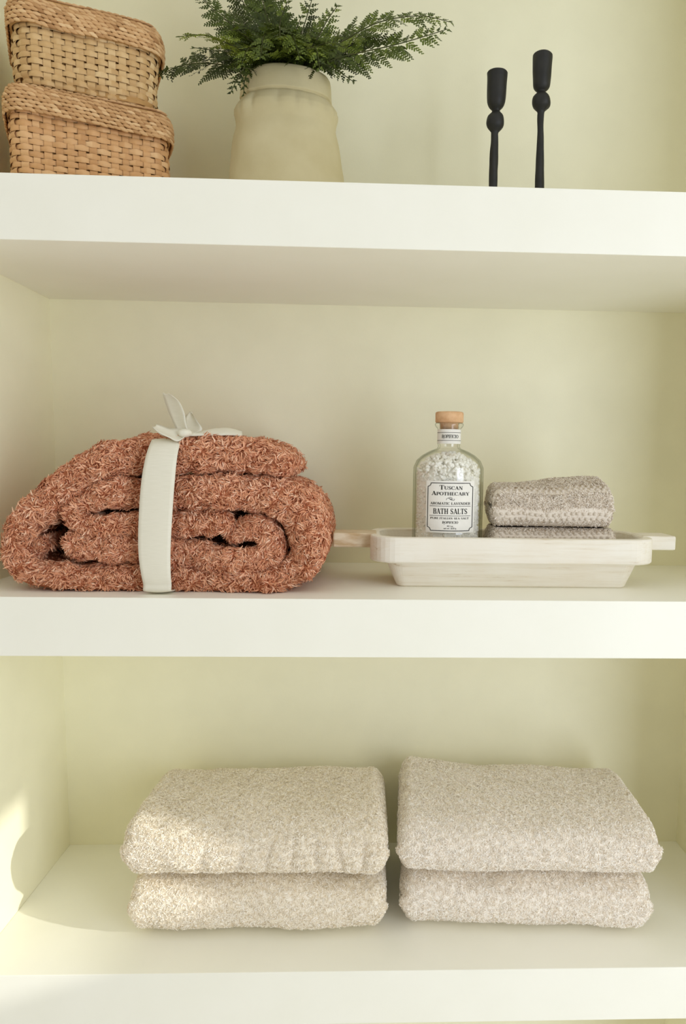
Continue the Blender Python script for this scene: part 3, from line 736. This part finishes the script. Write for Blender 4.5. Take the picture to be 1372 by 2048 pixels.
# ------------------------------------------------------------------ candlesticks
IRON = noise_mat('black_iron', lin(27, 27, 25), lin(36, 35, 32), 60, .55, .4, bump=.25, bump_scale=90, bdist=.0015)
def candlestick(label, rows_cup, rows_knob, rows_stem, Y, seed):
    """rows: (left px, right px, y) measured on a 6.236x enlargement"""
    def cv(rows):
        out_ = []
        for l_, r__, y_ in rows:
            a = at(930 + l_/6.236, 80 + y_/6.236, Y); b = at(930 + r__/6.236, 80 + y_/6.236, Y)
            out_.append(((b[0] - a[0])/2, a[2], (a[0] + b[0])/2))
        return out_
    cup, knob, stem = cv(rows_cup), cv(rows_knob), cv(rows_stem)
    x0 = stem[-1][2]; root = empty('candlestick', (x0, Y, T1)); tag(root, label, 'candlestick', 'black iron candlesticks on the top shelf')
    def loc(rows): return [(r__, z - T1, x - x0) for r__, z, x in rows]
    w_ = wob(seed, .03, .0004)
    rad = lambda th, z, r__: r__ + (w_(np.column_stack([np.cos(th)*.02, np.sin(th)*.02, np.full(len(th), z)])) if r__ > .003 else 0)
    def sm(rows, n): 
        q = smooth_pts(rows, n); q[:, 0] = np.maximum(q[:, 0], 0); return [tuple(x) for x in q]
    c = loc(cup); top = c[0]
    c = sm(c, 30)
    c = [(0.0, top[1] - .028, top[2]), (top[0]*.68, top[1] - .028, top[2]), (top[0]*.72, top[1] - .002, top[2]), (top[0]*.80, top[1] + .0016, top[2]), (top[0]*.93, top[1] + .0014, top[2])] + c
    lathe(m1 := MB(), c, 40, rad=rad).build('candle_cup', IRON, root)
    lathe(m2 := MB(), sm(loc(knob), 26), 40, rad=rad).build('knob', IRON, root)
    s = loc(stem); last = s[-1]
    s += [(last[0]*1.02, (last[1])*.5, last[2]*.5), (last[0]*1.05, .014, 0)]
    lathe(m3 := MB(), sm(s, 40), 28, rad=rad).build('stem', IRON, root)
    lathe(m4 := MB(), [(.0, .0), (.036, .0), (.037, .002), (.036, .0045), (.026, .0075), (.014, .012), (last[0]*1.1, .018), (.0, .019)], 40, rad=rad).build('base', IRON, root)
candlestick('shorter of the two black hand-forged candlesticks, nearer the fern vase',
    [(276, 528, 412), (277, 526, 450), (276, 519, 560), (275, 510, 680), (278, 500, 770), (300, 478, 830), (335, 440, 872), (342, 430, 895)],
    [(340, 430, 890), (322, 446, 912), (285, 473, 950), (267, 484, 1020), (275, 478, 1075), (300, 450, 1115), (326, 418, 1150), (329, 410, 1180)],
    [(328, 410, 1170), (324, 412, 1260), (312, 413, 1380), (305, 411, 1500), (300, 407, 1650), (295, 403, 1815)], .18, 3)
candlestick('taller of the two black hand-forged candlesticks, right of the shorter one',
    [(850, 1085, 188), (848, 1086, 230), (847, 1080, 350), (847, 1070, 470), (850, 1058, 570), (868, 1036, 612), (895, 1004, 640), (903, 997, 655)],
    [(902, 998, 650), (885, 1020, 672), (850, 1052, 710), (839, 1066, 770), (850, 1058, 825), (880, 1018, 865), (903, 993, 895), (907, 987, 925)],
    [(906, 986, 915), (902, 983, 1050), (897, 980, 1250), (890, 980, 1400), (882, 983, 1560), (874, 985, 1700), (868, 985, 1835)], .18, 5)

# ------------------------------------------------------------------ vase
PLASTER = noise_mat('pale_stoneware', lin(198, 186, 146), lin(206, 195, 157), 18, .85, .15, bump=.3, bump_scale=160, bdist=.0012)
VY = .185; VX = at(573, 300, VY)[0]
def VZ(py): return at(573, py, VY)[2] - T1
def vr(px): return px/1248.0
VRY = .74                                  # the pot was pinched a little oval by hand
vp = [(vr(96), .0), (vr(100), .003), (vr(106), .02), (vr(106.5), .05), (vr(105), VZ(350)), (vr(101.5), VZ(315)), (vr(97), VZ(285)), (vr(93.5), VZ(268)), (vr(92.5), VZ(260)), (vr(93.5), VZ(250)), (vr(95.5), VZ(238)), (vr(94.5), VZ(228)), (vr(90), VZ(219)), (vr(86.5), VZ(213)), (vr(83), VZ(209.5)), (vr(79.5), VZ(207)), (vr(84), VZ(203.5)), (vr(83.5), VZ(196)), (vr(83), VZ(184)), (vr(82), VZ(174)), (vr(80.5), VZ(165)), (vr(78), VZ(160)), (vr(74), VZ(157)), (vr(69), VZ(156)), (vr(65), VZ(159)), (vr(63), VZ(166)), (vr(64), VZ(190)), (vr(80), VZ(260)), (vr(92), .05), (vr(90), .012), (.0, .012)]
vps = []
for a, b in zip(vp[:-1], vp[1:]):
    for q in np.linspace(0, 1, 4, endpoint=False): vps.append((a[0] + (b[0]-a[0])*q, a[1] + (b[1]-a[1])*q))
vps = [(.0, .0)] + vps + [vp[-1]]
zA, zB = VZ(258), VZ(208); vn = wob(71, .06, .0009); vn2 = wob(72, .16, .0008)
lob = np.random.default_rng(4).uniform(-.5, .5, 40)
def vrad(th, z, r__):
    if r__ < .03: return np.full(len(th), r__)
    k = math.exp(-((z - (zA + zB)/2 - .004)/.012)**2) if r__ > vr(79) else 0
    ph = th*9 + .8*np.sin(th*2 + .6) + .5*np.sin(th*5)
    fl = np.abs(np.sin(ph/1.0))**.7
    pts = np.column_stack([np.cos(th)*.08, np.sin(th)*.08, np.full(len(th), z)])
    return r__ + k*.0062*(fl - .75)*(.75 + .25*np.sin(th*3 + 1)) + vn(pts) + vn2(pts)
mb = MB(); lathe(mb, vps, 160, rad=vrad)
for v_ in mb.v: v_[:, 1] *= VRY
vase = mb.build('vase', PLASTER); vase.location = (VX, VY, T1)
tag(vase, 'pale handmade stoneware vase with a ruffled collar, holding the green fern', 'vase')

# ------------------------------------------------------------------ fern
LEAF = tone_mat('fern_leaf', [(0.0, lin(40, 48, 14)), (0.5, lin(72, 86, 26)), (1.0, lin(134, 150, 52))], .55, .3)
STEM = noise_mat('fern_stem', lin(58, 66, 32), lin(74, 74, 40), 60, .6, .2)
LEAF.node_tree.nodes['Principled BSDF'].inputs['Transmission Weight'].default_value = 0.0
fern = empty('fern', (VX, VY, T1 + .20)); tag(fern, 'lacy green fern with arching fronds in the pale vase', 'plant')
FO = np.array([VX, VY, T1 + .20])
fr_r = np.random.default_rng(17)
MOUTH = np.array([VX, VY, T1 + VZ(162)])
def frond(pts, width, npin, up, tone_mid, seed, start=.22):
    """pts: control points of the midrib; up: side the leaf faces"""
    r = np.random.default_rng(seed); C = smooth_pts(pts, 80)
    T = np.gradient(C, axis=0); sl = np.linalg.norm(T, axis=1); T /= sl[:, None]; S = np.concatenate([[0], np.cumsum(np.linalg.norm(np.diff(C, axis=0), axis=1))]); Ltot = S[-1]
    mb = MB(); ms = MB()
    tube(ms, C - FO, np.linspace(.0016, .0005, 80), 6)
    up = np.asarray(up, float)
    for k in range(npin):
        f_ = start + (1 - start)*(k + .5)/npin
        i = int(np.clip(np.searchsorted(S, f_*Ltot), 1, 78)); c = C[i]; t_ = T[i]
        u_ = up - t_*(up @ t_); u_ /= np.linalg.norm(u_) + 1e-9; sd = np.cross(t_, u_)
        g = (f_ - start)/(1 - start); env = (min(1, .55 + g*2.2))*(1 - g)**.62 + .06
        for sg in (-1, 1):
            if r.random() < .03: continue
            c2 = c + t_*(sg*.12*Ltot/npin*.9)
            pl = 1.12*width*env*r.uniform(.85, 1.12)
            d = t_*(.55 + .25*g + r.normal(0, .07)) + sd*sg*1.0 + u_*r.normal(-.12, .16); d /= np.linalg.norm(d)
            bend = -u_*.25*r.uniform(0, 1.2) + t_*.15
            nq = max(3, int(pl/.0036)); side = np.cross(d, u_); side /= np.linalg.norm(side) + 1e-9
            pn = u_ + r.normal(0, .22, 3); pn -= d*(pn @ d); pn /= np.linalg.norm(pn); side = np.cross(d, pn)
            ptone = np.clip(tone_mid + r.normal(0, .13), 0, 1)
            ts_ = np.linspace(0, 1, nq + 1)
            mid = c2 + d*(ts_*pl)[:, None] + bend*((ts_**2)*pl*.35)[:, None]
            # midrib of the leaflet
            wv = side*.00045
            add_grid(mb, np.stack([mid - FO + wv, mid - FO - wv], 1), tone=max(0, ptone - .2))
            for j in range(1, nq + 1):
                e2 = (1 - (j/nq)**1.3)*.85 + .22; ll = min(.0118, pl*.36)*e2; ww = .0040*(.55 + .45*e2)
                for s2 in (-1, 1):
                    b0 = mid[j] - d*pl/nq*.35*(s2 > 0)
                    ld = d*.75 + side*s2 + pn*r.normal(0, .18); ld /= np.linalg.norm(ld)
                    lw = np.cross(ld, pn); lw /= np.linalg.norm(lw)
                    v = np.array([b0, b0 + ld*ll*.30 + lw*ww*.55, b0 + ld*ll*.55 + lw*ww*.32, b0 + ld*ll*.8 + lw*ww*.42, b0 + ld*ll, b0 + ld*ll*.75 - lw*ww*.40, b0 + ld*ll*.5 - lw*ww*.3, b0 + ld*ll*.28 - lw*ww*.55]) - FO
                    v[[2, 6]] += pn*ww*.1
                    mb.add(v, [[0, 1, 2, 7], [7, 2, 5, 6], [2, 3, 4, 5]], np.clip(ptone + r.normal(0, .06), 0, 1))
    fo = mb.build('frond', LEAF, fern, smooth=False)
    ms.build('stem', STEM, fo)
    return fo
def fp(px, py, Y): return at(px, py, Y)
def make(tip, Yt, mids, width, npin, tone, seed, up=(0, -.55, .8), root=None, start=.22):
    rt = MOUTH + np.array([(tip[0] - 575)/330*.035, (Yt - VY)*.25, -.03]) if root is None else root
    rim = MOUTH + np.array([np.clip((mids[0][0] - 575)/90, -1, 1)*.036, np.clip((mids[0][2] - VY)*.4, -.024, .024), .012])
    pts = [rt, rim] + [fp(*m_) for m_ in mids] + [fp(tip[0], tip[1], Yt)]
    frond(np.array(pts), width, npin, up, tone, seed, start)
J = 0
FR = [
 # tip, depth, mids, width, pinnae, tone
 ((318, 154), .19, [(470, 133, .18), (400, 126, .19), (350, 136, .20)], .040, 15, .18, (0, -.8, .5), .30),
 ((352, 74), .12, [(500, 110, .15), (440, 80, .13), (400, 70, .12)], .036, 14, .85, (0, -.35, .9), .28),
 ((398, -8), .17, [(520, 105, .17), (470, 55, .17), (430, 22, .17)], .040, 15, .35, (0, -.8, .4), .28),
 ((385, 95), .19, [(500, 125, .18), (455, 105, .18)], .030, 11, .3, (0, -.7, .6), .3),
 ((460, 188), .13, [(505, 138, .14), (485, 140, .13)], .018, 9, .2, (0, -.9, .2), .45),
 ((487, 192), .15, [(500, 145, .15), (490, 158, .15)], .012, 6, .25, (0, -.9, .2), .5),
 ((452, -60), .20, [(535, 95, .19), (500, 30, .20)], .042, 15, .3, (0, -.9, .2), .2),
 ((510, -80), .15, [(555, 90, .16), (530, 20, .155)], .044, 16, .42, (0, -.95, .2), .15),
 ((548, -40), .22, [(565, 95, .21), (555, 40, .22)], .042, 15, .25, (0, -.95, .2), .15),
 ((575, 2), .13, [(568, 100, .15), (560, 50, .14)], .032, 12, .5, (0, -.9, .2), .2),
 ((625, -5), .20, [(590, 100, .2), (610, 45, .2)], .036, 13, .3, (0, -.95, .2), .2),
 ((604, 30), .17, [(578, 105, .17), (590, 65, .17)], .026, 10, .35, (0, -.95, .2), .2),
 ((676, 10), .17, [(605, 115, .17), (635, 75, .17), (655, 40, .17)], .034, 14, .48, (0, -.9, .4), .22),
 ((714, 62), .19, [(620, 115, .19), (665, 85, .19)], .034, 13, .3, (0, -.8, .5), .22),
 ((905, 45), .15, [(630, 122, .17), (690, 80, .16), (760, 44, .15), (840, 32, .15)], .036, 19, .55, (0, -.8, .55), .28),
 ((895, 58), .14, [(640, 130, .16), (690, 112, .15), (780, 92, .14), (845, 74, .14)], .040, 19, .4, (0, -.9, .35), .26),
 ((708, 164), .14, [(635, 128, .15), (660, 132, .15)], .026, 11, .25, (0, -.8, .5), .3),
 ((728, 130), .17, [(640, 118, .17), (690, 112, .17)], .026, 10, .25, (0, -.8, .5), .3),
 ((756, 70), .20, [(630, 115, .19), (700, 85, .2)], .036, 13, .28, (0, -.8, .5), .25),
 # the dense heart, fronds leaning towards the viewer and hanging a little over the rim
 ((600, 118), .07, [(575, 100, .13), (585, 72, .09)], .036, 13, .62, (0, -.5, .8), .2),
 ((640, 140), .08, [(600, 105, .13), (630, 95, .09)], .032, 12, .5, (0, -.5, .8), .22),
 ((520, 118), .07, [(550, 100, .13), (530, 70, .09)], .036, 13, .5, (0, -.5, .8), .2),
 ((482, 132), .09, [(530, 105, .14), (500, 95, .10)], .034, 12, .62, (0, -.5, .8), .22),
 ((560, 75), .05, [(565, 95, .13), (560, 55, .08)], .038, 13, .45, (0, -.3, .9), .2),
 ((450, 60), .10, [(530, 105, .15), (480, 65, .12)], .038, 14, .6, (0, -.4, .9), .22),
 ((690, 95), .09, [(610, 108, .15), (655, 85, .11)], .036, 13, .45, (0, -.4, .9), .22),
 ((500, 45), .26, [(550, 105, .21), (520, 70, .24)], .040, 13, .2, (0, -.8, .5), .15),
 ((580, 55), .28, [(575, 108, .22), (580, 80, .25)], .040, 13, .15, (0, -.8, .5), .15),
 ((650, 60), .27, [(600, 110, .21), (630, 80, .24)], .040, 13, .2, (0, -.8, .5), .15),
 ((540, 100), .16, [(560, 118, .17), (550, 105, .16)], .044, 10, .12, (0, -.8, .5), .1),
 ((610, 105), .15, [(585, 120, .16), (600, 108, .15)], .044, 10, .12, (0, -.8, .5), .1),
 ((500, 90), .15, [(540, 120, .16), (515, 105, .15)], .042, 10, .2, (0, -.8, .5), .1),
 ((430, 35), .20, [(525, 112, .19), (475, 75, .2)], .038, 13, .28, (0, -.8, .5), .22),
]
for i, (tip, Yt, mids, wd, npn, tn, up_, st) in enumerate(FR):
    make(tip, Yt, mids, wd, npn, tn, 300 + i, up_, start=st)

# ------------------------------------------------------------------ baskets
STRAW = tone_mat('palm_weave', [(0.0, lin(178, 138, 88)), (0.5, lin(206, 170, 118)), (1.0, lin(232, 204, 156))], .5, .35)
STRAW2 = tone_mat('warm_palm_weave', [(0.0, lin(186, 136, 86)), (0.5, lin(216, 168, 116)), (1.0, lin(236, 198, 150))], .5, .35)
BRAID = tone_mat('seagrass_braid', [(0.0, lin(172, 128, 84)), (0.5, lin(206, 164, 116)), (1.0, lin(232, 198, 152))], .6, .25)
LINER = noise_mat('basket_lining', lin(176, 136, 84), lin(190, 150, 98), 40, .8, .1)
def perim(w, d, r, n):
    """n points evenly along a rounded rectangle, starting in the middle of the front, with outward normals"""
    q = rrect(w, d, r, 40); q = np.vstack([q, q[:1]]); sg = np.linalg.norm(np.diff(q, axis=0), axis=1); S = np.concatenate([[0], np.cumsum(sg)])
    s = np.linspace(0, S[-1], n, endpoint=False); P = np.column_stack([np.interp(s, S, q[:, 0]), np.interp(s, S, q[:, 1])])
    T = np.roll(P, -1, 0) - np.roll(P, 1, 0); T /= np.linalg.norm(T, axis=1)[:, None]
    return P, np.column_stack([T[:, 1], -T[:, 0]]), S[-1]
def basket(label, x, y, z, w, d, h, lid_z0, lid_z1, yaw, seed, rad, lw, warm, straw):
    r = np.random.default_rng(seed)
    root = empty('woven_basket', (x, y, z)); root.rotation_euler = (0, 0, yaw); tag(root, label, 'basket', 'lidded woven baskets')
    pitch = .0145; N = int(round(2*(w + d)*.95/pitch/2))*2; sub = 6; n = N*sub
    P, Nr, per = perim(w, d, rad, n)
    rows = int(round(h/.0080)); rh = h/rows; A = .0016
    w1 = wob(seed, .12, .0022)
    mb = MB()
    ph = np.arange(n)/sub*PI
    def body_off(zc):                       # gentle bulge of the sides and a soft foot
        return .003*math.sin(PI*min(1, zc/h)) - .004*max(0, 1 - zc/.012)
    for k in range(rows):
        off = A*np.cos(ph + PI*k); zc = (k + .5)*rh
        tn = np.repeat(np.clip(r.normal(.5 + warm, .16, N), 0, 1), sub); tn = .6*tn + .4*np.clip(r.normal(.5, .2), 0, 1)
        hh = rh*.5*r.uniform(.97, 1.08); prof_ = [(-1, -.0006), (-.55, .0002), (0, .0005), (.55, .0002), (1, -.0006)]
        wv = w1(np.column_stack([P, np.full(n, zc)]))
        G_ = np.zeros((n, 5, 3))
        zj = .0007*np.sin(np.arange(n)/n*2*PI*r.integers(3, 7) + r.uniform(0, 6))
        for j, (a, b) in enumerate(prof_):
            q = P + Nr*(off + b + body_off(zc) + wv)[:, None]
            G_[:, j, :2] = q; G_[:, j, 2] = zc + a*hh*(.9 + .1*np.cos(ph*2)) + zj
        add_grid(mb, G_, True, False, np.repeat(tn, 5))
    zs = np.linspace(0, h, rows*4 + 1)
    for i in range(N):
        c = P[i*sub]; nr = Nr[i*sub]; tg = np.array([-nr[1], nr[0]]); t0 = np.clip(r.normal(.5, .18), 0, 1); ww = .0047*r.uniform(.88, 1.1)
        G_ = np.zeros((len(zs), 3, 3))
        for m_, zc in enumerate(zs):
            o_ = -A*math.cos(PI*i + PI*(zc/rh - .5)) + body_off(zc) + float(w1(np.array([c[0], c[1], zc])))
            for j, (a, b) in enumerate(((-1, -.0003), (0, .0003), (1, -.0003))):
                q = c + nr*(o_ + b) + tg*ww*a; G_[m_, j] = (q[0], q[1], zc)
        add_grid(mb, G_, tone=t0)
    body = mb.build('body', straw, root)
    mb = MB(); q = rrect(w - .005, d - .005, rad - .002, 10)
    ring = [np.column_stack([q*(1 - .0), np.full(len(q), 0.0015)]), np.column_stack([q, np.full(len(q), h - .001)])]
    add_grid(mb, np.array(ring), False, True); m_ = len(q); mb.f.append(np.arange(m_)[None, ::-1]); mb.f.append((np.arange(m_) + m_)[None])
    mb.build('lining', LINER, body, smooth=False)
    # lid: rows of twined seagrass; the last rows curl over the top
    mb = MB(); lh = lid_z1 - lid_z0; prof_ = []
    rp_ = .0050; nrow = int(lh/rp_)
    for k in range(nrow): prof_.append((0.0 if k < nrow - 2 else -.0018*(k - nrow + 3), lid_z0 + (k + .5)*rp_))
    for k in range(1, int(min(w, d)/2/.0066)): prof_.append((-.0035 - k*.0062, lid_z1 + .0012*min(k, 2)))
    bend_ = wob(seed + 5, .13, .0028)
    sp = np.array([(-1, .12), (-.62, .72), (0, 1), (.62, .72), (1, .12)])
    th6 = np.linspace(0, 2*PI, 6, endpoint=False)
    for k, (ins, zc) in enumerate(prof_):
        ww_, dd_ = lw[0] + 2*ins, lw[1] + 2*ins
        if ww_ < .02 or dd_ < .02: break
        rr_ = max(.004, min(rad + .004 + ins, ww_/2 - .001, dd_/2 - .001))
        pN = max(8, int(2*(ww_ + dd_)/.0094)); Pk, Nk, per_ = perim(ww_, dd_, rr_, pN); ln_ = per_/pN
        side_row = k < nrow
        for i in range(pN):
            c = Pk[(i) % pN]; nn_ = Nk[i]; tg = np.array([-nn_[1], nn_[0]])
            cen = np.array([c[0], c[1], zc]) + np.array([tg[0], tg[1], 0])*(ln_*(.5*(k % 2)) + r.normal(0, .0005))
            t3 = np.array([tg[0], tg[1], 0.0]); n3 = np.array([nn_[0], nn_[1], 0]) if side_row else np.array([0, 0, 1.0])
            b3 = np.cross(t3, n3)
            tilt = .24 + r.normal(0, .06); ax = t3*math.cos(tilt) + b3*math.sin(tilt)*(1 if side_row else 1); bx3 = np.cross(ax, n3)
            cen = cen + n3*.0008; cen[2] += float(bend_(np.array([c[0], c[1], 0])))*(1.0 if side_row else .25)
            half = ln_*.92*r.uniform(.92, 1.1); rw = .0027*r.uniform(.85, 1.12)
            Q = cen + (ax*half*.9)[None, None]*sp[:, 0][:, None, None] + sp[:, 1][:, None, None]*(n3*(rw*.8)*np.cos(th6)[:, None] + bx3*rw*np.sin(th6)[:, None])[None]
            Q = Q + n3*(.0010*np.cos(sp[:, 0]*PI/2))[:, None, None]
            add_grid(mb, Q, False, True, np.clip(r.normal(.5, .2), 0, 1))
    lid = mb.build('lid', BRAID, root)
    # thin inner shell of the lid
    mb = MB(); q = rrect(lw[0] - .004, lw[1] - .004, rad + .002, 10); q2 = rrect(lw[0] - .010, lw[1] - .010, rad, 10)
    nq = len(q); zt_ = lid_z1 - .002
    Rg = np.array([np.column_stack([q2, np.full(nq, zt_ - .004)]), np.column_stack([q2, np.full(nq, lid_z0 + .003)]), np.column_stack([q, np.full(nq, lid_z0 + .003)]), np.column_stack([q, np.full(nq, zt_ - .002)]), np.column_stack([q2, np.full(nq, zt_)])])
    Rg[1:4, :, 2] += np.array([float(bend_(np.array([a, b, 0]))) for a, b in q])
    add_grid(mb, Rg, False, True); mb.f.append((np.arange(nq) + 4*nq)[None]); mb.f.append(np.arange(nq)[None, ::-1])
    mb.build('lid_lining', LINER, lid, smooth=False)
    return root
yawB = math.radians(21)
fl = np.array([at(24, 300, .085)[0], .085]); ex = np.array([math.cos(yawB), math.sin(yawB)]); ey = np.array([-ex[1], ex[0]])
WB, DB = .203, .160
cB = fl + ex*WB/2 + ey*DB/2
basket('larger woven straw basket with lid, at the bottom of the basket stack', cB[0], cB[1], T1, WB, DB, .125, .106, .144, yawB, 41, .022, (WB + .016, DB + .014), 0.0, STRAW2)
WB2, DB2 = .184, .146
cB2 = cB + ex*(-.002) - ey*.004
basket('smaller woven straw basket with lid, stacked on the larger basket', cB2[0], cB2[1], T1 + .1510, WB2, DB2, .095, .072, .110, yawB + .02, 43, .030, (WB2 + .018, DB2 + .016), .08, STRAW)
